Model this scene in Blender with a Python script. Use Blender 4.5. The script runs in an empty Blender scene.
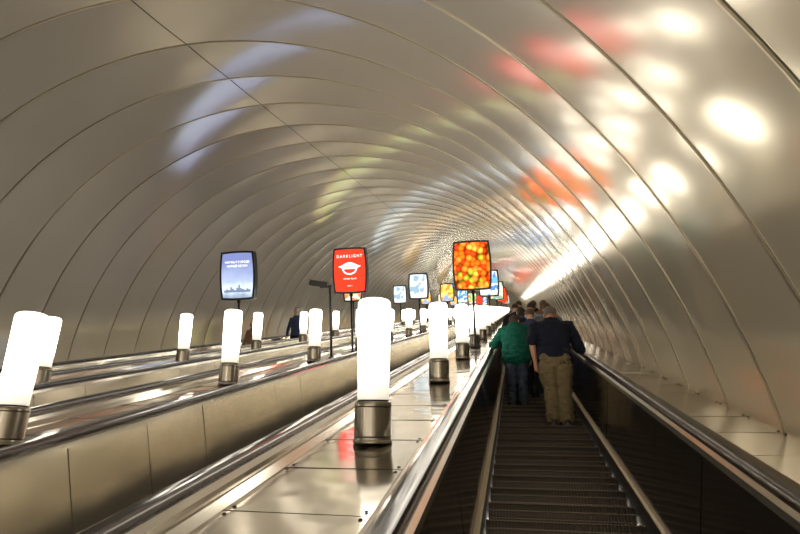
import bpy, math, random, bmesh, time
from mathutils import Matrix, Vector
from mathutils import noise as NZ
random.seed(7)
SC = bpy.context.scene
COL = SC.collection
try:
    SC.view_settings.view_transform = 'Standard'
    SC.view_settings.exposure = 0.42
except Exception:
    pass
TILT = math.radians(30)
RX = Matrix.Rotation(TILT, 4, 'X')
def T(x, y, z): return Matrix.Translation((x, y, z))

# ------------------------------------------------------------------ materials
def mat(name, color, metal=0.0, rough=0.5, bump=0.0, bscale=8.0, bstretch=(1,1,1), rvar=0.0, cvar=0.0, emis=None, estr=0.0, spec=0.5, vscale=3.0, bdet=2, vdet=5):
    m = bpy.data.materials.new(name); m.use_nodes = True
    nt = m.node_tree; b = nt.nodes['Principled BSDF']
    b.inputs['Base Color'].default_value = (*color, 1)
    b.inputs['Metallic'].default_value = metal
    b.inputs['Roughness'].default_value = rough
    b.inputs['Specular IOR Level'].default_value = spec
    if emis:
        b.inputs['Emission Color'].default_value = (*emis, 1)
        b.inputs['Emission Strength'].default_value = estr
    if bump or rvar or cvar:
        tc = nt.nodes.new('ShaderNodeTexCoord'); mp = nt.nodes.new('ShaderNodeMapping')
        mp.inputs['Scale'].default_value = bstretch
        nt.links.new(tc.outputs['Object'], mp.inputs['Vector'])
    if bump:
        n = nt.nodes.new('ShaderNodeTexNoise'); n.inputs['Scale'].default_value = bscale; n.inputs['Detail'].default_value = bdet
        nt.links.new(mp.outputs[0], n.inputs['Vector'])
        bp = nt.nodes.new('ShaderNodeBump'); bp.inputs['Strength'].default_value = bump; bp.inputs['Distance'].default_value = 0.02
        nt.links.new(n.outputs['Fac'], bp.inputs['Height']); nt.links.new(bp.outputs[0], b.inputs['Normal'])
    if rvar or cvar:
        n2 = nt.nodes.new('ShaderNodeTexNoise'); n2.inputs['Scale'].default_value = vscale; n2.inputs['Detail'].default_value = vdet
        nt.links.new(mp.outputs[0], n2.inputs['Vector'])
        if rvar:
            mr = nt.nodes.new('ShaderNodeMapRange')
            mr.inputs['From Min'].default_value = .3; mr.inputs['From Max'].default_value = .7
            mr.inputs['To Min'].default_value = max(0.02, rough - rvar); mr.inputs['To Max'].default_value = rough + rvar
            nt.links.new(n2.outputs['Fac'], mr.inputs['Value']); nt.links.new(mr.outputs[0], b.inputs['Roughness'])
        if cvar:
            mx = nt.nodes.new('ShaderNodeMix'); mx.data_type = 'RGBA'
            mx.inputs[6].default_value = (*[c*(1-cvar) for c in color], 1)
            mx.inputs[7].default_value = (*[min(1, c*(1+cvar)) for c in color], 1)
            nt.links.new(n2.outputs['Fac'], mx.inputs[0]); nt.links.new(mx.outputs[2], b.inputs['Base Color'])
    return m

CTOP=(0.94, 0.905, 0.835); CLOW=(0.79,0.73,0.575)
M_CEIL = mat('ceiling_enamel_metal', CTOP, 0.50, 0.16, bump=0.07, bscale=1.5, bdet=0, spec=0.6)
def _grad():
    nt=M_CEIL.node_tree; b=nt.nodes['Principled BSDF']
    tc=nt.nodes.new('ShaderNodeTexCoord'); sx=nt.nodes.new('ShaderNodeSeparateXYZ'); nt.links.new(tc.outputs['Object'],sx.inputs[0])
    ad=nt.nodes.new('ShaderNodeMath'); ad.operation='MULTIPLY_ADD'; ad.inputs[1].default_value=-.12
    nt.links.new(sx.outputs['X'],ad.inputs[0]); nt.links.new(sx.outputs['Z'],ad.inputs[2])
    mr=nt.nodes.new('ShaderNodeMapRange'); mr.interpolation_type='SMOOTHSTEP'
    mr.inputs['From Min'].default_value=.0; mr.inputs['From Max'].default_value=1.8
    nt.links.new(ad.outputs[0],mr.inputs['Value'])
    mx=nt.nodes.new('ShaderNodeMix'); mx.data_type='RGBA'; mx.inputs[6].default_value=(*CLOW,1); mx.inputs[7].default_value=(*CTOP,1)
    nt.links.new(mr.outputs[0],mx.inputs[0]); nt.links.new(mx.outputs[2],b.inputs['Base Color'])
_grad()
M_RIB = mat('joint_strip_metal', (0.60, 0.54, 0.42), 0.8, 0.28)
M_GAP = mat('joint_gap_dark', (0.05, 0.043, 0.03), 0.3, 0.6)
M_DECK = mat('deck_steel', (0.68, 0.64, 0.57), 0.97, 0.12, bump=0.30, bscale=3.4, bdet=1, rvar=0.02, vscale=4, vdet=1)
M_DGAP = mat('deck_gap', (0.03, 0.026, 0.02), 0.2, 0.6)
M_TRIM = mat('aluminium_trim', (0.68, 0.65, 0.58), 0.95, 0.2)
M_RUB = mat('handrail_rubber', (0.012, 0.011, 0.010), 0.0, 0.2, spec=0.6)
M_DARKP = mat('dark_brown_panel', (0.10, 0.082, 0.066), 0.8, 0.10, bump=0.10, bscale=2.5, bdet=1, spec=0.6)
M_PJOINT = mat('panel_joint', (0.30, 0.25, 0.19), 0.7, 0.4)
M_BRONZE = mat('beige_metal_panel', (0.80, 0.75, 0.65), 0.90, 0.18, bump=0.26, bscale=2.4, bdet=1)
M_SKIRT = mat('skirt_dark', (0.02, 0.018, 0.016), 0.5, 0.3)
M_STRIP = mat('skirt_edge_strip', (0.66, 0.58, 0.44), 0.3, 0.45)
M_STEP = mat('step_dark_metal', (0.045, 0.038, 0.031), 0.55, 0.38, cvar=0.3, vscale=20)
M_NOSE = mat('step_nosing_worn_highlight', (0.12, 0.10, 0.078), 0.7, 0.40)  # worn nosing; also the lighter tone of the painted riser highlight lines
M_LBASE = mat('lamp_base_steel', (0.30, 0.27, 0.22), 0.95, 0.27)
M_LDARK = mat('lamp_base_dark_ring', (0.05, 0.045, 0.04), 0.5, 0.4)
M_OPAL = mat('opal_glass_lit', (0.9, 0.88, 0.82), 0, 0.25, emis=(1.0, 0.92, 0.78), estr=7.5)
def _opal():
    # light falls off at the rounded top and towards the collar
    nt=M_OPAL.node_tree; b=nt.nodes['Principled BSDF']
    tc=nt.nodes.new('ShaderNodeTexCoord'); sx=nt.nodes.new('ShaderNodeSeparateXYZ'); nt.links.new(tc.outputs['Object'],sx.inputs[0])
    r=nt.nodes.new('ShaderNodeValToRGB'); cr=r.color_ramp
    cr.elements[0].position=.24; cr.elements[0].color=(.045,.045,.045,1)
    cr.elements[1].position=.34; cr.elements[1].color=(.085,.085,.085,1)
    e=cr.elements.new(.50); e.color=(1,1,1,1)
    e=cr.elements.new(.755); e.color=(1,1,1,1); e=cr.elements.new(.845); e.color=(.06,.06,.06,1)
    nt.links.new(sx.outputs['Z'],r.inputs[0])
    m=nt.nodes.new('ShaderNodeMath'); m.operation='MULTIPLY'; m.inputs[1].default_value=10.0
    nt.links.new(r.outputs[0],m.inputs[0]); nt.links.new(m.outputs[0],b.inputs['Emission Strength'])
_opal()
M_BLACK = mat('black_powder_coat', (0.012, 0.012, 0.013), 0.2, 0.35)
M_END = mat('end_wall_plaster', (0.7, 0.64, 0.54), 0, 0.7)

# ------------------------------------------------------------------ mesh helpers
def mk(name, V, F, mats, mi=None, smooth=False, parent=None, M=None, link=True):
    me = bpy.data.meshes.new(name)
    me.from_pydata([tuple(v) for v in V], [], F)
    if not isinstance(mats, (list, tuple)): mats = [mats]
    for m in mats: me.materials.append(m)
    if mi: me.polygons.foreach_set('material_index', mi)
    if smooth is True: me.polygons.foreach_set('use_smooth', [True]*len(F))
    elif smooth: me.polygons.foreach_set('use_smooth', smooth)
    me.update()
    ob = bpy.data.objects.new(name, me)
    if link: COL.objects.link(ob)
    if parent: ob.parent = parent
    if M is not None: ob.matrix_local = M
    return ob
def tag(o, label, category, group=None):
    o['label'] = label; o['category'] = category
    if group: o['group'] = group
def empty(name, M, label, category, group=None):
    e = bpy.data.objects.new(name, None); e.empty_display_size = 0.2
    COL.objects.link(e); e.matrix_world = M
    tag(e, label, category, group); return e

class Buf:
    def __init__(s): s.V=[]; s.F=[]; s.M=[]; s.S=[]
    def add(s, V, F, m=0, sm=False):
        o=len(s.V); s.V += [tuple(v) for v in V]
        for f in F: s.F.append(tuple(i+o for i in f)); s.M.append(m); s.S.append(sm)
    def box(s, x0,x1,y0,y1,z0,z1,m=0,jit=0.0):
        j=lambda: random.uniform(-jit,jit)
        V=[(x0,y0,z0),(x1,y0,z0),(x1,y1,z0),(x0,y1,z0),(x0,y0,z1+j()),(x1,y0,z1+j()),(x1,y1,z1+j()),(x0,y1,z1+j())]
        s.add(V,[(0,3,2,1),(4,5,6,7),(0,1,5,4),(1,2,6,5),(2,3,7,6),(3,0,4,7)],m)
    def sweep(s, prof, y0, y1, m=0, sm=False, closed=True, cuts=1):
        n=len(prof); V=[]
        for k in range(cuts+1):
            y=y0+(y1-y0)*k/cuts
            V+=[(x,y,z) for x,z in prof]
        F=[]
        for k in range(cuts):
            for i in range(n if closed else n-1):
                j=(i+1)%n; F.append((k*n+i, k*n+j, (k+1)*n+j, (k+1)*n+i))
        if closed:
            F.append(tuple(range(n))); F.append(tuple(cuts*n+i for i in reversed(range(n))))
        s.add(V,F,m,sm)
    def lathe(s, prof, seg=32, m=0, sm=True, c=(0,0,0), cap=True):
        V=[];F=[]
        for r,z in prof:
            for i in range(seg):
                a=2*math.pi*i/seg; V.append((c[0]+r*math.cos(a),c[1]+r*math.sin(a),c[2]+z))
        for k in range(len(prof)-1):
            for i in range(seg):
                j=(i+1)%seg; F.append((k*seg+i,k*seg+j,(k+1)*seg+j,(k+1)*seg+i))
        if cap:
            F.append(tuple(reversed(range(seg)))); F.append(tuple((len(prof)-1)*seg+i for i in range(seg)))
        s.add(V,F,m,sm)
    def obj(s,name,mats,**k):
        sm = k.pop('smooth', s.S)
        return mk(name,s.V,s.F,mats,s.M,smooth=sm,**k)

CS = [0.24, -1.94, -4.25, -6.60]
ROWS = [-0.81, -3.14, -5.44]
NS = -1.37
P = 0.335; RUN = P*math.cos(TILT); RISE=P*math.sin(TILT)
SK0 = 0.8
# ------------------------------------------------------------------ people (built first, fused in one batch)
PENDING=[]
def tube(b,pts,rad,seg=14,flat=None):
    pts=[Vector(p) for p in pts]; n=len(pts)
    rr=[(r,r) if not isinstance(r,tuple) else r for r in rad]
    tan=[]
    for i in range(n):
        if i==0: t=pts[1]-pts[0]
        elif i==n-1: t=pts[-1]-pts[-2]
        else: t=(pts[i+1]-pts[i]).normalized()+(pts[i]-pts[i-1]).normalized()
        tan.append(t.normalized())
    ref=Vector((1,0,0)) if abs(tan[0].x)<.8 else Vector((0,1,0))
    rings=[]
    def ring(c,t,r):
        u=(ref-t*ref.dot(t)).normalized(); v=t.cross(u)
        rings.append([c+u*(r[0]*math.cos(2*math.pi*k/seg))+v*(r[1]*math.sin(2*math.pi*k/seg)) for k in range(seg)])
    r0=rr[0]; m0=min(r0)
    for a in (80,50,25):
        a_=math.radians(a); ring(pts[0]-tan[0]*m0*math.sin(a_),tan[0],(r0[0]*math.cos(a_),r0[1]*math.cos(a_)))
    for i in range(n): ring(pts[i],tan[i],rr[i])
    r1=rr[-1]; m1=min(r1)
    for a in (25,50,80):
        a_=math.radians(a); ring(pts[-1]+tan[-1]*m1*math.sin(a_),tan[-1],(r1[0]*math.cos(a_),r1[1]*math.cos(a_)))
    V=[v for r in rings for v in r]; F=[]
    for k in range(len(rings)-1):
        for i in range(seg):
            j=(i+1)%seg; F.append((k*seg+i,k*seg+j,(k+1)*seg+j,(k+1)*seg+i))
    F.append(tuple(reversed(range(seg)))); F.append(tuple((len(rings)-1)*seg+i for i in range(seg)))
    b.add(V,F,0,True)
def ell(b,c,r,seg=20,rot=None):
    V=[];F=[];n=12
    for k in range(n+1):
        a=math.pi*(k+.001)/(n+.002)
        for i in range(seg):
            t=2*math.pi*i/seg
            v=Vector((r[0]*math.sin(a)*math.cos(t),r[1]*math.sin(a)*math.sin(t),-r[2]*math.cos(a)))
            if rot: v=rot@v
            V.append(Vector(c)+v)
    for k in range(n):
        for i in range(seg):
            j=(i+1)%seg; F.append((k*seg+i,k*seg+j,(k+1)*seg+j,(k+1)*seg+i))
    F.append(tuple(reversed(range(seg)))); F.append(tuple(n*seg+i for i in range(seg)))
    b.add(V,F,0,True)
def fuse(b,name,m,vox,parent,smooth=3,noise=0.0,cut=None):
    o=mk(name,b.V,b.F,[m],smooth=True)
    r=o.modifiers.new('r','REMESH'); r.mode='VOXEL'; r.voxel_size=vox; r.use_smooth_shade=True
    if smooth:
        s=o.modifiers.new('s','SMOOTH'); s.iterations=smooth; s.factor=.6
    if parent: o.parent=parent
    PENDING.append((o,name,noise,cut))
    return o
def flush():
    dg=bpy.context.evaluated_depsgraph_get(); dg.update()
    res=[(o,bpy.data.meshes.new_from_object(o.evaluated_get(dg)),nm,nz,cut) for o,nm,nz,cut in PENDING]
    for o,me,nm,nz,cut in res:
        o.modifiers.clear(); old=o.data; o.data=me; bpy.data.meshes.remove(old); me.name=nm
        if nz:
            for v in me.vertices:
                p=v.co; v.co=p+v.normal*nz*(NZ.noise(Vector((p.x*8,p.y*8,p.z*16)))+.7*NZ.noise(Vector((p.x*17+p.z*9,p.y*17,p.z*34+5))))
        if cut:
            bm=bmesh.new(); bm.from_mesh(me)
            bmesh.ops.delete(bm,geom=[v for v in bm.verts if cut(v.co)],context='VERTS'); bm.to_mesh(me); bm.free()
        me.polygons.foreach_set('use_smooth',[True]*len(me.polygons))
def hand(b,w,d,nrm,side,curl=0.5):
    w=Vector(w); d=Vector(d).normalized(); nrm=Vector(nrm); nrm=(nrm-d*nrm.dot(d)).normalized(); th=d.cross(nrm)*side
    tube(b,[w-d*.02,w+d*.02,w+d*.085],[.027,.031,.034],12)
    for j,off in enumerate((-.018,.018)):
        tube(b,[w+d*.02+th*off,w+d*.088+th*off*1.2],[.018,.0165],10)
    L=[.070,.078,.073,.058]
    for i in range(4):
        off=(1.5-i)*.0205
        p=w+d*.088+th*off; chain=[p-d*.015]; rad=[.0095]
        a=0
        chain.append(p); rad.append(.0092)
        for seg_,fr in enumerate((.45,.31,.24)):
            a+=curl*(.5 if seg_==0 else .75)*(1+.08*i)
            dd=(d*math.cos(a)+nrm*math.sin(a)).normalized()
            p=p+dd*L[i]*fr; chain.append(p); rad.append(.0090-.0008*seg_)
        tube(b,chain,rad,8)
    p0=w+d*.025+th*.025; p1=p0+(d*.6+th*.75+nrm*.2).normalized()*.035; p2=p1+(d*.9+th*.2+nrm*.45).normalized()*.03; p3=p2+(d*.8+nrm*.6).normalized()*.022
    tube(b,[p0-th*.01,p1,p2,p3],[.014,.012,.0105,.009],8)

SKINC=mat('skin',(.62,.37,.26),0,.5)
SKINP=mat('skin_flushed',(.60,.30,.20),0,.5)
M_SHOE=mat('shoe_leather',(.02,.016,.014),0,.4)
M_EYE=mat('eye_dark',(.03,.02,.015),0,.2)
def cloth(name,c): return mat(name,c,0,.85,bump=.6,bscale=30,cvar=.25,vscale=12,spec=.2)
def person(label,x,k,h=1.72,arms=None,lean=0.06,shirt=None,trou=None,hair=(.05,.035,.025),long_sleeve=False,jacket=0.0,
           wide=1.0,vox=.012,facing=1,hairlen=0.0,mask=None,bag=None,belt=True,skin=None,head_turn=0,coat_len=.93,lw=1.0,stance=1.0,hipw=1.0,fold=.009):
    sc=h/1.75
    kk=round(.406*k/P)
    nos=RX@Vector((x,SK0+P*kk,NS))
    M=T(nos.x,nos.y+ (.105 if facing>0 else .17),nos.z)
    if facing<0: M=M@Matrix.Rotation(math.pi,4,'Z')
    e=empty('person',M,label,'person')
    skin=skin or SKINC
    def xf(v):
        v=Vector(v); z=v.z
        if z>.92: v.y+=lean*((z-.92)/.83)*1.6
        return v*sc
    W=wide
    def shoulder(sd): return xf((sd*.185*W,0,1.405))
    default={-1:((-.27,.00,1.12),(-.28,.08,.87)),1:((.27,.00,1.12),(.28,.08,.87))}
    arms=arms or {}
    A={}
    for sd in (-1,1):
        a=arms.get(sd)
        if a is None:
            el,wr=[xf(Vector(p)) for p in default[sd]]; el.x*=W; wr.x*=W
            A[sd]=(shoulder(sd),el,wr,Vector((0,.25,-1)),Vector((-sd,0,0)),.45)
        else:
            A[sd]=(shoulder(sd),Vector(a[0]),Vector(a[1]),Vector(a[2]),Vector(a[3]),a[4])
    b=Buf()
    tor=[(.82,.15,.10),(.90,.168,.115),(1.0,.155,.11),(1.10,.148,.105),(1.22,.165,.118),(1.34,.185,.12),(1.41,.165,.095),(1.455,.10,.07),(1.48,.06,.055)]
    tube(b,[xf((0,0,z)) for z,_,_ in tor],[(rx*W*sc,ry*W*sc) for _,rx,ry in tor],24)
    tube(b,[xf((0,-.005,1.43)),xf((0,.01,1.50)),xf((0,.02,1.58))],[.062*sc,.058*sc,.058*sc])
    HC=xf((0,.03,1.645))
    hr=Matrix.Rotation(math.radians(head_turn),3,'Z')
    def hp(v): return HC+hr@(Vector(v)*sc)
    def hell(v,r): ell(b,hp(v),[q*sc for q in r],rot=hr)
    hell((0,-.008,.022),(.077,.094,.088)); hell((0,.022,-.03),(.060,.068,.082))
    hell((0,.052,-.078),(.034,.030,.022)); hell((0,.088,.008),(.040,.012,.012))
    tube(b,[hp((0,.088,.0)),hp((0,.105,-.028))],[.008*sc,.013*sc],8)
    hell((0,.086,-.055),(.022,.010,.007)); hell((0,.084,-.066),(.019,.010,.006))
    for sd in (-1,1): hell((sd*.079,-.008,-.008),(.010,.019,.031))
    def leg(sd):
        return Vector((sd*.088*W*stance,0,.87)),Vector((sd*.095*stance,.01,.49)),Vector((sd*.10*stance,-.01,.09))
    for sd in (-1,1):
        sh,el,wr,hd,hn,cu=A[sd]
        tube(b,[Vector((sh.x*.6,sh.y,sh.z+.005)),sh,sh.lerp(el,.5),el,el.lerp(wr,.35),wr],[.055*W,.056*W*sc,.047*W*sc,.041*sc,.042*sc,.027*sc])
        hand(b,wr,hd,hn,sd,cu)
        hip,kn,an=leg(sd)
        tube(b,[xf(hip),xf(hip.lerp(kn,.5)),xf(kn),xf(kn.lerp(an,.35)),xf(an)],[.088*W*sc,.074*W*sc,.055*sc,.052*sc,.037*sc])
        tube(b,[xf((an.x,-.03,.05)),xf((an.x,.06,.04)),xf((an.x+sd*.01,.15,.03))],[.034*sc,.036*sc,.026*sc])
    fuse(b,'body',skin,vox,e,2)
    b=Buf(); g=.016+jacket
    t2=[(coat_len-.01,.168,.125),(1.0,.164,.122),(1.10,.158,.116),(1.22,.170,.122),(1.34,.186,.12),(1.41,.165,.098),(1.445,.10,.08)]
    tube(b,[xf((0,0,z)) for z,_,_ in t2],[((rx*W+g)*sc,(ry*W+g)*sc) for _,rx,ry in t2],28)
    tube(b,[xf((0,-.003,1.42)),xf((0,.008,1.485))],[(.078*sc,.075*sc),(.064*sc,.062*sc)])
    for sd in (-1,1):
        sh,el,wr,hd,hn,cu=A[sd]
        if long_sleeve:
            tube(b,[Vector((sh.x*.55,sh.y,sh.z)),sh,sh.lerp(el,.5),el,el.lerp(wr,.5),wr.lerp(el,.04)],[.07*W+jacket,(.066*W+jacket*.6)*sc,(.058*W+jacket*.6)*sc,.055*sc+jacket*.5,.05*sc+jacket*.5,.04*sc+jacket*.3])
        else:
            tube(b,[Vector((sh.x*.55,sh.y,sh.z)),sh,sh.lerp(el,.5),sh.lerp(el,.92)],[.072*W,.072*W*sc,.067*W*sc,.062*W*sc])
    fuse(b,'jacket' if long_sleeve else 'shirt',shirt,vox,e,2,noise=fold)
    b=Buf()
    t3=[(.80,.155,.115),(.88,.168,.122),(.95,.165,.120),(.99,.160,.117)]
    tube(b,[xf((0,0,z)) for z,_,_ in t3],[((rx*W*hipw+.006)*sc,(ry*W+.006)*sc) for _,rx,ry in t3],24)
    for sd in (-1,1):
        hip,kn,an=leg(sd)
        ell(b,xf((sd*.075*W,-.035,.88)),(.085*W*sc,.09*W*sc,.095*sc))
        tube(b,[xf(hip),xf(hip.lerp(kn,.5)),xf(kn),xf(kn.lerp(an,.5)),xf(an)],[.098*W*sc,.090*W*lw*sc,.078*lw*sc,.073*lw*sc,(.068*lw*sc,.070*sc)])
    fuse(b,'trousers',trou,vox,e,2,noise=fold*1.3)
    if belt:
        b=Buf()
        prof=[(0,-.018),(.005,-.018),(.005,.018),(0,.018)]; V=[];F=[];n=40
        for i in range(n):
            a=2*math.pi*i/n
            for o_,z_ in prof: V.append(xf(((.172*W*hipw+.010+o_)*math.cos(a),(.126*W+.008+o_)*math.sin(a),.965+z_)))
        for i in range(n):
            for q in range(4):
                j=(i+1)%n; F.append((i*4+q,j*4+q,j*4+(q+1)%4,i*4+(q+1)%4))
        b.add(V,F,0,False); b.obj('belt',[M_BLACK],parent=e)
    for sd in (-1,1):
        b=Buf(); ax=sd*.102*stance
        tube(b,[xf((ax,-.055,.045)),xf((ax,.02,.05)),xf((ax+sd*.006,.10,.042)),xf((ax+sd*.012,.165,.034))],[(.042*sc,.045*sc),(.046*sc,.05*sc),(.05*sc,.04*sc),(.042*sc,.03*sc)])
        tube(b,[xf((ax,-.04,.06)),xf((ax,-.03,.10))],[.046*sc,.044*sc])
        so=[(ax-.045,-.09),(ax+.045,-.09),(ax+.054,.10),(ax+.045,.185),(ax,.20),(ax-.045,.185),(ax-.05,.10)]
        V=[tuple(xf((p,q,0))) for p,q in so]+[tuple(xf((p,q,.025))) for p,q in so]; n=7
        b.add(V,[tuple(reversed(range(n))),tuple(range(n,2*n))]+[(i,(i+1)%n,(i+1)%n+n,i+n) for i in range(n)],0)
        fuse(b,'shoe',M_SHOE,vox,e,1)
    b=Buf()
    ell(b,hp((0,-.016,.030)),[.084*sc,.098*sc,.090*sc],rot=hr)
    ell(b,hp((0,-.045,-.005)),[.076*sc,.062*sc,(.075+hairlen*.5)*sc],rot=hr)
    if hairlen: ell(b,hp((0,-.04,-.03-hairlen*.5)),[.082*sc,.058*sc,(.06+hairlen*.5)*sc],rot=hr)
    hm=mat('hair',hair,0,.6,bump=1,bscale=60,bstretch=(3,3,.6),cvar=.3,vscale=40)
    inv=hr.inverted()
    def cut(co,HC=HC,inv=inv,sc=sc,hairlen=hairlen):
        q=(inv@(co-HC))/sc
        return (q.y>.035 and q.z<.062) or (q.y>-.02 and q.z<0 and not hairlen) or (q.y>0 and q.z<.02) or (not hairlen and q.z<-.035)
    fuse(b,'hair',hm,.008,e,1,noise=.004,cut=cut)
    for sd in (-1,1):
        b2=Buf(); ell(b2,hp((sd*.030,.083,-.004)),[.011*sc,.008*sc,.007*sc],seg=10,rot=hr)
        b2.obj('eye',[M_EYE],parent=e)
    if mask:
        b2=Buf(); ell(b2,hp((0,.055,-.060)),[.060*sc,.058*sc,.038*sc],rot=hr); fuse(b2,'face_mask',mask,.01,e,1)
    if bag:
        b2=Buf()
        tube(b2,[xf((0,-.17,1.02)),xf((0,-.19,1.15)),xf((0,-.17,1.33))],[(.14,.07),(.15,.085),(.12,.06)],20)
        fuse(b2,'backpack',bag,.012,e,2)
    return e
C_BLACK=cloth('black_cotton',(.016,.018,.024)); C_DNAVY=cloth('dark_navy_cotton',(.014,.018,.034)); C_KHAKI=cloth('olive_brown_twill',(.205,.160,.088)); C_GREEN=cloth('deep_green_fleece',(.008,.115,.080))
C_JEAN=cloth('grey_blue_denim',(.06,.08,.12)); C_GREY=cloth('grey_wool',(.16,.16,.18)); C_NAVY=cloth('navy_cloth',(.04,.06,.13)); C_BROWN=cloth('brown_cloth',(.20,.12,.075)); C_BLUEL=cloth('light_blue_cloth',(.30,.45,.62))
def railz(y): return .87+(y+.105)*.577
person('person in dark navy polo and olive brown trousers leaning on handrail',.46,15,1.74,
       arms={1:((.35,.18,railz(.18)+.05),(.40,.40,railz(.40)+.045),(.1,1,.55),(0.1,.3,-1),.35),
             -1:((-.270,-.02,1.12),(-.235,.10,.88),(.15,.25,-1),(1,0,0),.55)},
       lean=.13,shirt=C_DNAVY,trou=C_KHAKI,hair=(.20,.175,.145),wide=1.20,vox=.008,lw=1.24,stance=.76,hipw=.96,skin=SKINP,fold=.016)
person('person in deep green jacket and grey blue jeans leaning on handrail',-.02,18,1.60,
       arms={-1:((-.33,.10,railz(.10)+.05),(-.37,.32,railz(.32)+.045),(0,1,.577),(0,.3,-1),.35),
             1:((.25,.05,1.03),(.20,.22,.88),(0,.6,-.8),(-1,0,0),.5)},
       lean=.13,shirt=C_GREEN,trou=C_JEAN,hair=(.06,.035,.02),long_sleeve=True,jacket=.032,wide=1.10,vox=.008,hairlen=.05,belt=False,coat_len=.86,stance=.85,fold=.020,head_turn=-20)
person('person in blue top with short brown hair on escalator step',.24,20,1.62,shirt=C_NAVY,trou=C_BLACK,belt=False,lean=.02,hair=(.14,.085,.045),vox=.014)
person('person in grey jacket standing on escalator step',.58,22,1.72,shirt=C_GREY,trou=C_NAVY,long_sleeve=True,jacket=.012,belt=False,lean=.02,hair=(.10,.06,.03),vox=.014)
person('person in navy top with backpack on escalator step',.10,23,1.66,shirt=C_NAVY,trou=C_JEAN,bag=C_BLACK,long_sleeve=True,belt=False,lean=.02,hairlen=.05,hair=(.03,.02,.015),vox=.014)
person('person in light blue shirt on escalator step',.32,25,1.76,shirt=C_BLUEL,trou=C_BLACK,belt=False,lean=.02,vox=.014,hair=(.03,.02,.015))
person('person in brown coat standing on escalator step',.62,27,1.82,shirt=C_BROWN,trou=C_BLACK,long_sleeve=True,jacket=.02,belt=False,hairlen=.05,lean=.02,vox=.014,hair=(.14,.08,.04))
person('person in black top standing on escalator step',.0,28,1.76,shirt=C_BLACK,trou=C_GREY,lean=.02,vox=.014)
person('person in black jacket standing on escalator step',.45,31,1.84,shirt=C_BLACK,trou=C_BLACK,long_sleeve=True,jacket=.02,belt=False,lean=.02,vox=.014,hair=(.10,.07,.05))
person('person in grey jacket standing on escalator step',.1,35,1.86,shirt=C_GREY,trou=C_JEAN,long_sleeve=True,jacket=.02,belt=False,lean=.02,vox=.014)
person('person in dark jacket and face mask riding downward',CS[3]-.24,38,1.78,shirt=C_NAVY,trou=C_BLACK,long_sleeve=True,jacket=.0,belt=False,facing=-1,mask=C_BLUEL,lean=.20,vox=.010,head_turn=28,wide=.94)
person('person with brown hair and brown top riding downward',CS[3]+.10,29,1.48,shirt=C_BROWN,trou=C_BLACK,long_sleeve=True,belt=False,facing=-1,lean=.15,hairlen=.06,vox=.012,hair=(.10,.05,.03),head_turn=25,wide=.85)
flush()

# ------------------------------------------------------------------ tunnel
CX, CN, R = -3.38, -2.0, 4.99
S0, S1 = -7.0, 74.0
def ceiling():
    b = Buf()
    a0 = math.radians(12); a1 = math.radians(168)
    seams = [math.radians(90)]
    w = 0.009/ R
    angs = []
    base = [a0+(a1-a0)*i/84 for i in range(85)]
    for a in base:
        if all(abs(a-sm) > 0.012 for sm in seams): angs.append(a)
    for sm in seams: angs += [sm-w, sm+w]
    angs.sort(); n=len(angs)
    def strip(prof, matf, smooth):
        V=[]
        for s_, r_ in prof:
            for a in angs: V.append((CX+r_*math.cos(a), s_, CN+r_*math.sin(a)))
        o=len(b.V); b.V+=V
        for k in range(len(prof)-1):
            for i in range(n-1):
                b.F.append((o+k*n+i, o+(k+1)*n+i, o+(k+1)*n+i+1, o+k*n+i+1))
                b.M.append(matf(.5*(angs[i]+angs[i+1]))); b.S.append(smooth)
    def pm(a):
        if any(abs(a-sm) < w*1.01 for sm in seams): return 2
        return 0
    def pos(k): return 4.42+(.93*k if k>=0 else .865*k)
    for k in range(-14,76):
        s=pos(k); L=pos(k+1)-s-0.034
        strip([(s+0.017+L*t/8, R-0.0075*(1-(2*t/8-1)**2)) for t in range(9)], pm, True)
        strip([(s-0.017,R),(s-0.017,R+.015),(s-0.010,R+.015)], lambda a:2, False)
        strip([(s-0.010,R+.015),(s-0.010,R-0.005),(s-.005,R-.009),(s+.005,R-.009),(s+0.010,R-0.005),(s+0.010,R+.015)], lambda a:1, False)
        strip([(s+0.010,R+.015),(s+0.017,R+.015),(s+0.017,R)], lambda a:2, False)
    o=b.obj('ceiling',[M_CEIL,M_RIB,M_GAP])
    o.matrix_world=RX; o['kind']='structure'; tag(o,'curved champagne metal tunnel lining with ribbed joints','tunnel lining')
    V=[(CX,S1,CN)]; m=48
    for i in range(m): V.append((CX+5.1*math.cos(2*math.pi*i/m),S1,CN+5.1*math.sin(2*math.pi*i/m)))
    F=[(0,1+(i+1)%m,1+i) for i in range(m)]
    e=mk('wall_back',V,F,M_END); e.matrix_world=RX; e['kind']='structure'; tag(e,'plain pale wall closing the tunnel','wall')
ceiling()

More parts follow.
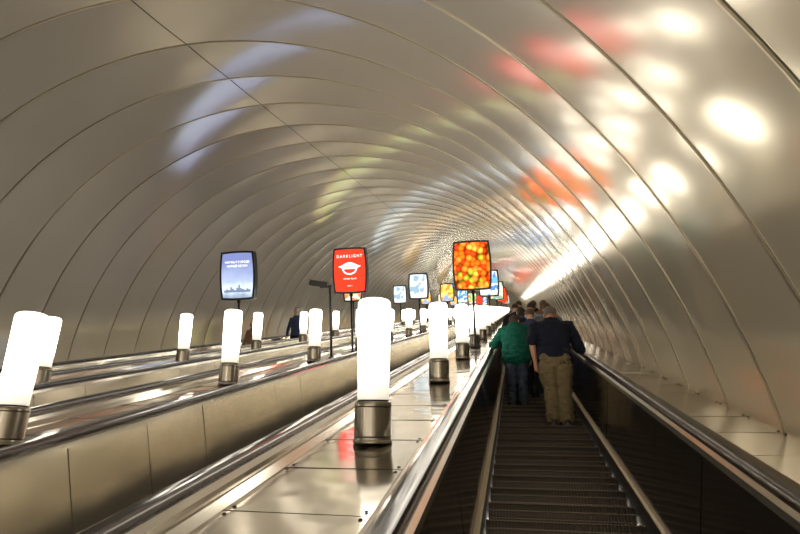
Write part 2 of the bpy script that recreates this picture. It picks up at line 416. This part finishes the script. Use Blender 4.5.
# ------------------------------------------------------------------ escalators
def step_mesh():
    b=Buf()
    prof=[(RUN+.012,-.006),(0.012,-.004)]
    ris=[(0.0,-.010),(-.004,-.05),(-.003,-.09),(.006,-.13),(.02,-.17),(.025,-.185)]
    NR=46; W=0.985; pit=W/NR
    xs=[]
    for i in range(NR):
        x=-W/2+i*pit
        xs += [(x,0),(x+pit*.5,0),(x+pit*.5,1),(x+pit,1)]
    n=len(xs)
    def corr(prof,nrm,dep,m):
        V=[]
        for (y,z) in prof:
            for x,g in xs: V.append((x,y+nrm[0]*dep*g,z+nrm[1]*dep*g))
        F=[]
        for k in range(len(prof)-1):
            for i in range(n-1): F.append((k*n+i,k*n+i+1,(k+1)*n+i+1,(k+1)*n+i))
        b.add(V,F,m)
    corr(prof,(0,-1),.008,0)
    corr(ris,(1,0),.014,0)
    for i in range(NR):
        x=-W/2+i*pit
        b.box(x,x+pit*.5,-.006,.022,-.009,0.0,1)
        b.box(x+pit*.5,x+pit,.002,.022,-.009,-.003,1)
    for z,y in ((-.055,-.008),(-.105,-.004)):  # lips added mid-riser: highlight lines put into the colour and shape
        b.box(-W/2,W/2,y-.003,y+.014,z-.004,z+.004,1)
    b.box(-W/2,W/2,.03,RUN+.02,-.05,-.016,0)
    return b
def balustrade(e, ci, inner_mat):
    for g in (-1,1):
        b=Buf()
        s=S0; L=.70 if ci else .9
        while s<S1-1:
            s2=min(s+L,S1)
            j=random.uniform(-.002,.002); k_=random.uniform(-.002,.002)
            b.sweep([(g*(.590+j),.665),(g*(.583+j),.665),(g*(.533+k_),.115),(g*(.545+k_),.115)], s+.004, s2-.004, 0)
            s=s2
        b.sweep([(g*.60,.66),(g*.5895,.66),(g*.5430,.10),(g*.56,.10)],S0,S1,1)
        b.obj('balustrade_panel',[inner_mat,M_PJOINT if ci==0 else M_DGAP],parent=e,M=T(0,0,0))
        b=Buf(); b.sweep([(g*.503,.092),(g*.503,-.40),(g*.56,-.40),(g*.56,.092)],S0,S1,0)
        b.obj('skirt_panel',[M_SKIRT],parent=e,M=T(0,0,0))
        b=Buf(); b.sweep([(g*.501,.085),(g*.501,.094),(g*.516,.104),(g*.545,.106),(g*.545,.085)],S0,S1,0)
        b.obj('skirt_edge_strip',[M_STRIP],parent=e,M=T(0,0,0))
        b=Buf(); b.sweep([(g*.574,.662),(g*.578,.69),(g*.60,.70),(g*.70,.70),(g*.735,.685),(g*.745,.64),(g*.745,.60),(g*.60,.60),(g*.60,.655)],S0,S1,0)
        b.obj('handrail_guide',[M_TRIM],parent=e,M=T(0,0,0))
        pr=[]
        for i in range(17):
            a=math.pi*(i/16*1.3-.15)
            ca,sa=math.cos(a),math.sin(a)
            pr.append((g*.65+.043*(abs(ca)**.7)*(1 if ca>0 else -1), .718+.026*(abs(sa)**.8)*(1 if sa>0 else -1)))
        b=Buf(); b.sweep(pr,S0,S1,0,sm=True)
        b.obj('handrail',[M_RUB],parent=e,M=T(0,0,0))
sb=step_mesh()
labels=['dark-panelled escalator carrying people upward beside the wall','empty escalator with silvery beige side panels','empty escalator with beige metal side panels','outermost escalator with beige panels and descending riders']
RI=Matrix.Rotation(-TILT,3,'X')
for ci,c in enumerate(CS):
    e=empty('escalator', RX@T(c,0,NS), labels[ci],'escalator','parallel escalators')
    balustrade(e,ci,M_DARKP if ci==0 else M_BRONZE)
    if ci==0:
        first=sb.obj('step',[M_STEP,M_NOSE],parent=e)
        first.matrix_local=T(0,SK0,0)@Matrix.Rotation(-TILT,4,'X')
        for k in range(1,99):
            o=first.copy(); COL.objects.link(o); o.parent=e
            o.matrix_local=T(0,SK0+P*k,0)@Matrix.Rotation(-TILT,4,'X')
        ka,kb=99,216
    else: ka,kb=-18,216
    V=[];F=[]
    for k in range(ka,kb):
        for (y,z) in ((0,0),(RUN,0)):
            v=RI@Vector((0,y,z))
            V.append((-.49,SK0+P*k+v.y,v.z)); V.append((.49,SK0+P*k+v.y,v.z))
    for i in range(len(V)//2-1): F.append((2*i,2*i+1,2*i+3,2*i+2))
    o=mk('step_band',V,F,[M_STEP],parent=e); o.matrix_local=T(0,0,0); o['kind']='stuff'

def deck(xa,xb,label,edges=(True,True),L=.60,dm=None,jit=.004):
    b=Buf(); zt=-0.745
    b.box(xa,xb,S0,S1-.2,zt-.06,zt-.018,1)
    s=S0+.05; p=xa+.045; q=xb-.045
    while s<S1-1.4:
        s2=s+L
        b.box(p+.003,q-.003,s+.006,s2-.006,zt-.018,zt,0,jit=jit)
        if s<16 and s>0:
            for xx in (p+.03,q-.03):
                for ss in (s+.04,s2-.04):
                    b.lathe([(.009,0),(.009,.002),(.005,.004)],8,1,c=(xx,ss,zt+.002))
        s=s2
    if edges[0]: b.sweep([(xa,zt-.05),(xa,zt+.03),(xa+.02,zt+.036),(xa+.048,zt+.004),(xa+.048,zt-.02)],S0,S1-.2,2)
    if edges[1]: b.sweep([(xb,zt-.05),(xb,zt+.03),(xb-.02,zt+.036),(xb-.048,zt+.004),(xb-.048,zt-.02)],S0,S1-.2,2)
    o=b.obj('escalator_deck',[dm or M_DECK,M_DGAP,M_TRIM]); o.matrix_world=RX
    tag(o,label,'escalator deck','steel decks beside the escalators')
H=.747
M_LEDGE=mat('ledge_beige_metal',(0.68,0.62,0.51),0.75,0.22,bump=0.06,bscale=3,bdet=1)
deck(CS[0]+H,1.50,'narrow beige plate ledge between handrail and wall',(True,False),L=.50,dm=M_LEDGE,jit=.003)
deck(CS[1]+H,CS[0]-H,'steel plate deck with lamps between two escalators')
deck(CS[2]+H,CS[1]-H,'steel plate deck with lamps between two escalators')
deck(CS[3]+H,CS[2]-H,'steel plate deck with lamps between two escalators')
deck(-8.15,CS[3]-H,'steel plate deck between handrail and wall',(False,True))

# ------------------------------------------------------------------ lamps
ZD=-0.745
def lamp_proto():
    b=Buf()
    b.lathe([(.113,0),(.113,.012),(.109,.016),(.107,.02),(.107,.04),(.107,.205),(.107,.222),(.102,.228)],36,0)
    b.lathe([(.107,.030),(.1078,.031),(.1078,.038),(.107,.039)],36,1,cap=False)
    b.lathe([(.107,.196),(.1078,.197),(.1078,.203),(.107,.204)],36,1,cap=False)
    b.lathe([(.090,.225),(.090,.245)],32,1)
    base=b.obj('lamp_base',[M_LBASE,M_LDARK])
    b=Buf()
    pr=[(.086,.236),(.091,.240),(.092,.25)]+[(.092+.006*i/6,.25+.555*i/6) for i in range(1,7)]
    for i in range(1,7):
        a=math.pi/2*i/6; pr.append((.058+.04*math.cos(a),.805+.03*math.sin(a)))
    pr+=[(.028,.838),(.004,.840)]
    b.lathe(pr,36,0)
    tube_=b.obj('lamp_tube',[M_OPAL])
    return base,tube_
proto=None
for ri,x in enumerate(ROWS):
    for k in range(-3,25):
        s=3.05+2.7*k+(.12 if ri==0 else 0); la=-10
        if ri==0 and k==-1: continue
        if ri==1 and k==0: s=2.97; la=-14
        if ri==2 and k==1: s=5.58; la=-14
        if s<S0+.5: continue
        LEAN=Matrix.Rotation(math.radians(la),4,'X')
        xx_=x-.025 if (ri==0 and k==0) else x
        e=empty('bollard_lamp',RX@T(xx_,s,ZD+.004)@LEAN,'glowing white cylinder lamp on a steel base on the deck','lamp','cylinder lamps along the decks')
        if proto is None:
            proto=lamp_proto(); parts=proto
        else: parts=[p.copy() for p in proto]; [COL.objects.link(p) for p in parts]
        for p in parts: p.parent=e; p.matrix_local=Matrix.Identity(4)

# ------------------------------------------------------------------ signs
def nodes_face(name, build, strength=1.3):
    m=bpy.data.materials.new(name); m.use_nodes=True; nt=m.node_tree; nt.nodes.clear()
    out=nt.nodes.new('ShaderNodeOutputMaterial'); em=nt.nodes.new('ShaderNodeEmission'); em.inputs['Strength'].default_value=strength
    nt.links.new(em.outputs[0],out.inputs[0])
    tc=nt.nodes.new('ShaderNodeTexCoord')
    c=build(nt,tc.outputs['Object'])
    if isinstance(c,tuple): em.inputs['Color'].default_value=(*c,1)
    else: nt.links.new(c,em.inputs['Color'])
    return m
def ramp(nt,sock,stops,interp='LINEAR'):
    r=nt.nodes.new('ShaderNodeValToRGB'); cr=r.color_ramp; cr.interpolation=interp
    while len(cr.elements)>1: cr.elements.remove(cr.elements[-1])
    cr.elements[0].position=stops[0][0]; cr.elements[0].color=(*stops[0][1],1)
    for p,c in stops[1:]:
        el=cr.elements.new(p); el.color=(*c,1)
    nt.links.new(sock,r.inputs[0]); return r.outputs[0]
def vert_grad(stops,amp=.25):
    def f(nt,co):
        sx=nt.nodes.new('ShaderNodeSeparateXYZ'); nt.links.new(co,sx.inputs[0])
        mr=nt.nodes.new('ShaderNodeMapRange'); mr.inputs['From Min'].default_value=-.42; mr.inputs['From Max'].default_value=.42
        ns=nt.nodes.new('ShaderNodeTexNoise'); ns.inputs['Scale'].default_value=5; nt.links.new(co,ns.inputs['Vector'])
        ma=nt.nodes.new('ShaderNodeMath'); ma.operation='MULTIPLY_ADD'; ma.inputs[1].default_value=amp
        nt.links.new(ns.outputs['Fac'],ma.inputs[0]); nt.links.new(sx.outputs['Z'],ma.inputs[2])
        nt.links.new(ma.outputs[0],mr.inputs['Value'])
        return ramp(nt,mr.outputs[0],stops)
    return f
def fruit(nt,co):
    v=nt.nodes.new('ShaderNodeTexVoronoi'); v.inputs['Scale'].default_value=10; v.inputs['Randomness'].default_value=.85; nt.links.new(co,v.inputs['Vector'])
    sp=nt.nodes.new('ShaderNodeSeparateXYZ'); nt.links.new(v.outputs['Color'],sp.inputs[0])
    hue=ramp(nt,sp.outputs['X'],[(0,(1.0,.13,.008)),(.3,(1.0,.05,.006)),(.5,(1.0,.22,.02)),(.78,(1.0,.35,.04)),(.9,(.30,.33,.02))],'CONSTANT')
    sh=ramp(nt,v.outputs['Distance'],[(0,(1.6,1.6,1.6)),(.2,(1,1,1)),(.45,(.75,.75,.75)),(.62,(.35,.30,.3)),(.80,(.10,.07,.07))])
    mx=nt.nodes.new('ShaderNodeMix'); mx.data_type='RGBA'; mx.blend_type='MULTIPLY'; mx.inputs[0].default_value=1
    nt.links.new(hue,mx.inputs[6]); nt.links.new(sh,mx.inputs[7]); return mx.outputs[2]
def patches(cols,scale=4):
    def f(nt,co):
        v=nt.nodes.new('ShaderNodeTexVoronoi'); v.inputs['Scale'].default_value=scale; v.distance='CHEBYCHEV'; nt.links.new(co,v.inputs['Vector'])
        sp=nt.nodes.new('ShaderNodeSeparateXYZ'); nt.links.new(v.outputs['Color'],sp.inputs[0])
        return ramp(nt,sp.outputs['X'],[(i/len(cols),c) for i,c in enumerate(cols)],'CONSTANT')
    return f
F_BLUE=nodes_face('screen_blue_city',vert_grad([(0,(.15,.18,.26)),(.16,(.34,.42,.52)),(.32,(.70,.82,1)),(.5,(.42,.50,.70)),(1,(.19,.23,.46))]),1.15)
F_RED=nodes_face('poster_red',lambda nt,co:(1.0,.045,.018),1.35)
F_FRUIT=nodes_face('poster_orange_fruit',fruit,2.1)
F_MIX1=nodes_face('poster_white_pale_blue',patches([(.9,.95,1),(.7,.82,.88),(.85,.9,.95),(.35,.5,.6),(.9,.95,.9)],6),1.05)
F_MIX2=nodes_face('poster_yellow',patches([(.95,.60,.08),(.85,.30,.05),(.95,.70,.2),(.3,.4,.7)],5),1.2)
F_MIX3=nodes_face('poster_cyan',patches([(.2,.5,.9),(.8,.95,1),(.12,.28,.7),(.9,.9,.7)],5),1.1)
F_MIX4=nodes_face('poster_pale',patches([(.95,.92,.7),(.9,.80,.4),(.9,.9,.7),(.3,.5,.35)],5),1.0)
F_MIX5=nodes_face('poster_green_food',patches([(.25,.55,.15),(.9,.85,.5),(.85,.25,.1),(.5,.7,.2),(.95,.95,.8)],6),1.1)
M_WHITEP=nodes_face('print_white',lambda nt,co:(1,1,1),1.3)
M_REDP=nodes_face('print_red',lambda nt,co:(1.0,.045,.018),1.35)
M_DKP=nodes_face('print_faded_skyline',vert_grad([(0,(.13,.16,.24)),(.3,(.34,.42,.58)),(1,(.4,.5,.75))],.1),.8)

def outline(hw,hh,n=10):
    pts=[]
    for i in range(n+1):
        t=-1+2*i/n; pts.append((hw*(1-.09*t*t), hh*t*.97))
    for i in range(1,n):
        t=1-2*i/n; pts.append((hw*.91*t, hh*(.97+.03*(1-t*t))))
    for i in range(n+1):
        t=1-2*i/n; pts.append((-hw*(1-.09*t*t), hh*t*.97))
    for i in range(1,n):
        t=-1+2*i/n; pts.append((hw*.91*t, -hh*(.97+.03*(1-t*t))))
    return pts
def slab(b,pts,y0,y1,m=0):
    n=len(pts); V=[(x,y0,z) for x,z in pts]+[(x,y1,z) for x,z in pts]
    F=[tuple(range(n)),tuple(reversed(range(n,2*n)))]+[(i,i+n,(i+1)%n+n,(i+1)%n) for i in range(n)]
    b.add(V,F,m)
def text_obj(body,size,x,z,y,m,parent,name='lettering',spacing=1.0,tall=1.0,off=.014):
    cu=bpy.data.curves.new('t','FONT'); cu.body=body; cu.size=size; cu.align_x='CENTER'; cu.align_y='CENTER'; cu.extrude=.0008; cu.space_character=spacing; cu.offset=size*off
    tmp=bpy.data.objects.new('t',cu); COL.objects.link(tmp)
    dg=bpy.context.evaluated_depsgraph_get()
    me=bpy.data.meshes.new_from_object(tmp.evaluated_get(dg))
    bpy.data.objects.remove(tmp)
    for v in me.vertices: v.co.y*=tall
    me.materials.clear(); me.materials.append(m)
    o=bpy.data.objects.new(name,me); COL.objects.link(o); o.parent=parent
    o.matrix_local=T(x,y,z)@Matrix.Rotation(math.pi/2,4,'X')
    return o
def sign(x,s,face,label,kind,big=1.0):
    e=empty('advertising_light_box',RX@T(x,s,ZD),label,'advertising sign','light boxes on posts')
    CZ=1.585; hw,hh=.345*big,.445*big
    b=Buf(); b.lathe([(.07,0),(.07,.012),(.03,.02),(.022,.05),(.022,CZ-hh-.06),(.034,CZ-hh-.05),(.034,CZ-hh+.01)],16,0)
    b.obj('post',[M_BLACK],parent=e,M=T(0,0,0))
    b=Buf()
    o=outline(hw,hh); slab(b,o,-.055,.055,0)
    fr=(.90,.92) if kind else (.86,.89)
    i1=outline(hw*fr[0],hh*fr[1])
    n=len(o)
    for (ya,yb) in ((-.055,-.068),(.055,.068)):
        V=[(p[0],ya,p[1]) for p in o]+[(p[0],yb,p[1]) for p in o]+[(p[0],yb,p[1]) for p in i1]+[(p[0],ya,p[1]) for p in i1]
        F=[]
        for r in range(3):
            for i in range(n):
                j=(i+1)%n; F.append((r*n+i,r*n+j,(r+1)*n+j,(r+1)*n+i))
        b.add(V,F,0)
    b.obj('case',[M_BLACK],parent=e,M=T(0,0,CZ))
    for nm,ya,yb in (('poster',-.062,-.0555),('poster',.0555,.062)):
        b=Buf(); slab(b,i1,ya,yb); b.obj(nm,[face],parent=e,M=T(0,0,CZ))
    if kind=='red':
        yy=-.064
        text_obj('DARKLIGHT',.074,0,CZ+.28,yy,M_WHITEP,e,spacing=1.4,tall=1.1,off=.002)
        def shape(g):
            br=.235-g*1.6
            return [(-br,.030)]+[(-(.155-g)+(.31-2*g)*i/14, .055-g*.6+(.055)*math.sin(math.pi*i/14)) for i in range(15)]+[(br,.030),(.17-g,.004+g*.2)]+[((.15-g)*math.cos(-math.pi*i/14),-.02-(.115-g)*math.sin(math.pi*i/14)) for i in range(15)]+[(-(.17-g),.004+g*.2)]
        b=Buf(); slab(b,list(reversed(shape(0))),-.002,0); b.obj('poster_emblem',[M_WHITEP],parent=e,M=T(0,yy,CZ+.05))
        b=Buf()
        pts=[((.118)*math.cos(-math.pi*i/14),-.022-.085*math.sin(math.pi*i/14)) for i in range(15)]
        slab(b,pts,-.003,-.002)
        b.obj('poster_emblem_inset',[M_REDP],parent=e,M=T(0,yy,CZ+.05))
        b=Buf(); b.box(-.135,.135,-.003,-.002,.022,.034)
        b.obj('poster_emblem_band',[M_REDP],parent=e,M=T(0,yy,CZ+.05))
        text_obj('street food',.052,0,CZ-.16,yy,M_WHITEP,e,spacing=1.1,off=.004)
        text_obj('level 1',.036,0,CZ-.30,yy,M_WHITEP,e,spacing=1.1,off=.004)
    if kind=='blue':
        yy=-.064
        text_obj('ЖИЗНЬ В ГОРОДЕ',.060,0,CZ+.27,yy,M_WHITEP,e)
        text_obj('НОВЫЙ СЕЗОН',.060,0,CZ+.19,yy,M_WHITEP,e)
        b=Buf(); x0=-.29
        pts=[(-.29,-.34)]
        hs=[.05,.08,.06,.14,.09,.05,.12,.2,.1,.07,.05,.09,.06]
        for h_ in hs:
            pts+= [(x0,-.33+h_*.7),(x0+.0445,-.33+h_*.7)]; x0+=.0445
        pts.append((.29,-.34)); pts=list(reversed(pts)); slab(b,pts,-.001,0)
        b.obj('poster_skyline',[M_DKP],parent=e,M=T(0,yy,CZ))
    return e
SS=10.5
sign(ROWS[0]+.04,SS+.3,F_FRUIT,'light box showing orange fruit photo on a black post','fruit',1.08)
sign(ROWS[1],SS+.1,F_RED,'red light box poster with white bowl emblem','red',1.02)
sign(ROWS[2]-.04,SS,F_BLUE,'blue light box poster with white lines of text','blue',1.12)
fs=[[F_MIX3,F_MIX1,F_MIX5],[F_MIX4,F_MIX2,F_MIX1],[F_RED,F_MIX3,F_MIX2],[F_FRUIT,F_MIX5,F_MIX4],[F_MIX1,F_RED,F_MIX2],[F_MIX2,F_MIX3,F_MIX4]]
lb={F_MIX1:'white and pale blue poster',F_MIX2:'yellow and orange poster',F_MIX3:'cyan and white poster',F_MIX4:'pale cream poster',F_RED:'plain red poster',F_FRUIT:'orange fruit poster',F_MIX5:'green and cream food poster'}
for k in range(6):
    for r in range(3):
        f=fs[k][r]; sign(ROWS[r],SS+8.1*(k+1),f,'light box on a black post with '+lb[f],'')

# ------------------------------------------------------------------ cctv
def cctv():
    e=empty('security_camera',RX@T(ROWS[1]+.02,9.25,ZD),'dark security camera with bracket on a slim post','security camera')
    b=Buf(); b.lathe([(.06,0),(.06,.012),(.022,.02),(.02,1.22),(.028,1.225),(.028,1.25)],16,0)
    b.box(-.17,.02,-.02,.02,1.20,1.225)
    b.obj('post',[M_BLACK],parent=e,M=T(0,0,0))
    b=Buf(); b.box(-.155,.155,-.05,.05,-.045,.045); b.box(-.18,.16,-.06,.06,.045,.055)
    hd=b.obj('camera_housing',[M_BLACK],parent=e,M=T(-.19,0,1.27)@Matrix.Rotation(math.radians(10),4,'Y'))
    b=Buf(); b.lathe([(.035,0),(.035,.02),(.028,.03)],16,0)
    b.obj('camera_lens',[M_LDARK],parent=hd,M=T(-.155,0,0)@Matrix.Rotation(-math.pi/2,4,'Y'))
cctv()

# ------------------------------------------------------------------ world + camera
w=bpy.data.worlds.new('World'); SC.world=w; w.use_nodes=True
w.node_tree.nodes['Background'].inputs[0].default_value=(1.0,.90,.76,1); w.node_tree.nodes['Background'].inputs[1].default_value=1.6

cam=bpy.data.cameras.new('Camera'); co=bpy.data.objects.new('Camera',cam); COL.objects.link(co); SC.camera=co
FPX=560.0
cam.sensor_width=36; cam.lens=FPX/800*36; cam.clip_start=.05; cam.clip_end=300
a=Vector((115,-41,-FPX)).normalized(); rho=math.radians(2.8)
n0=Vector((-math.sin(rho),math.cos(rho),0)); n=(n0-a*n0.dot(a)).normalized(); xx=a.cross(n)
Rsc=Matrix((xx,a,n))
co.matrix_world=RX@Rsc.to_4x4()
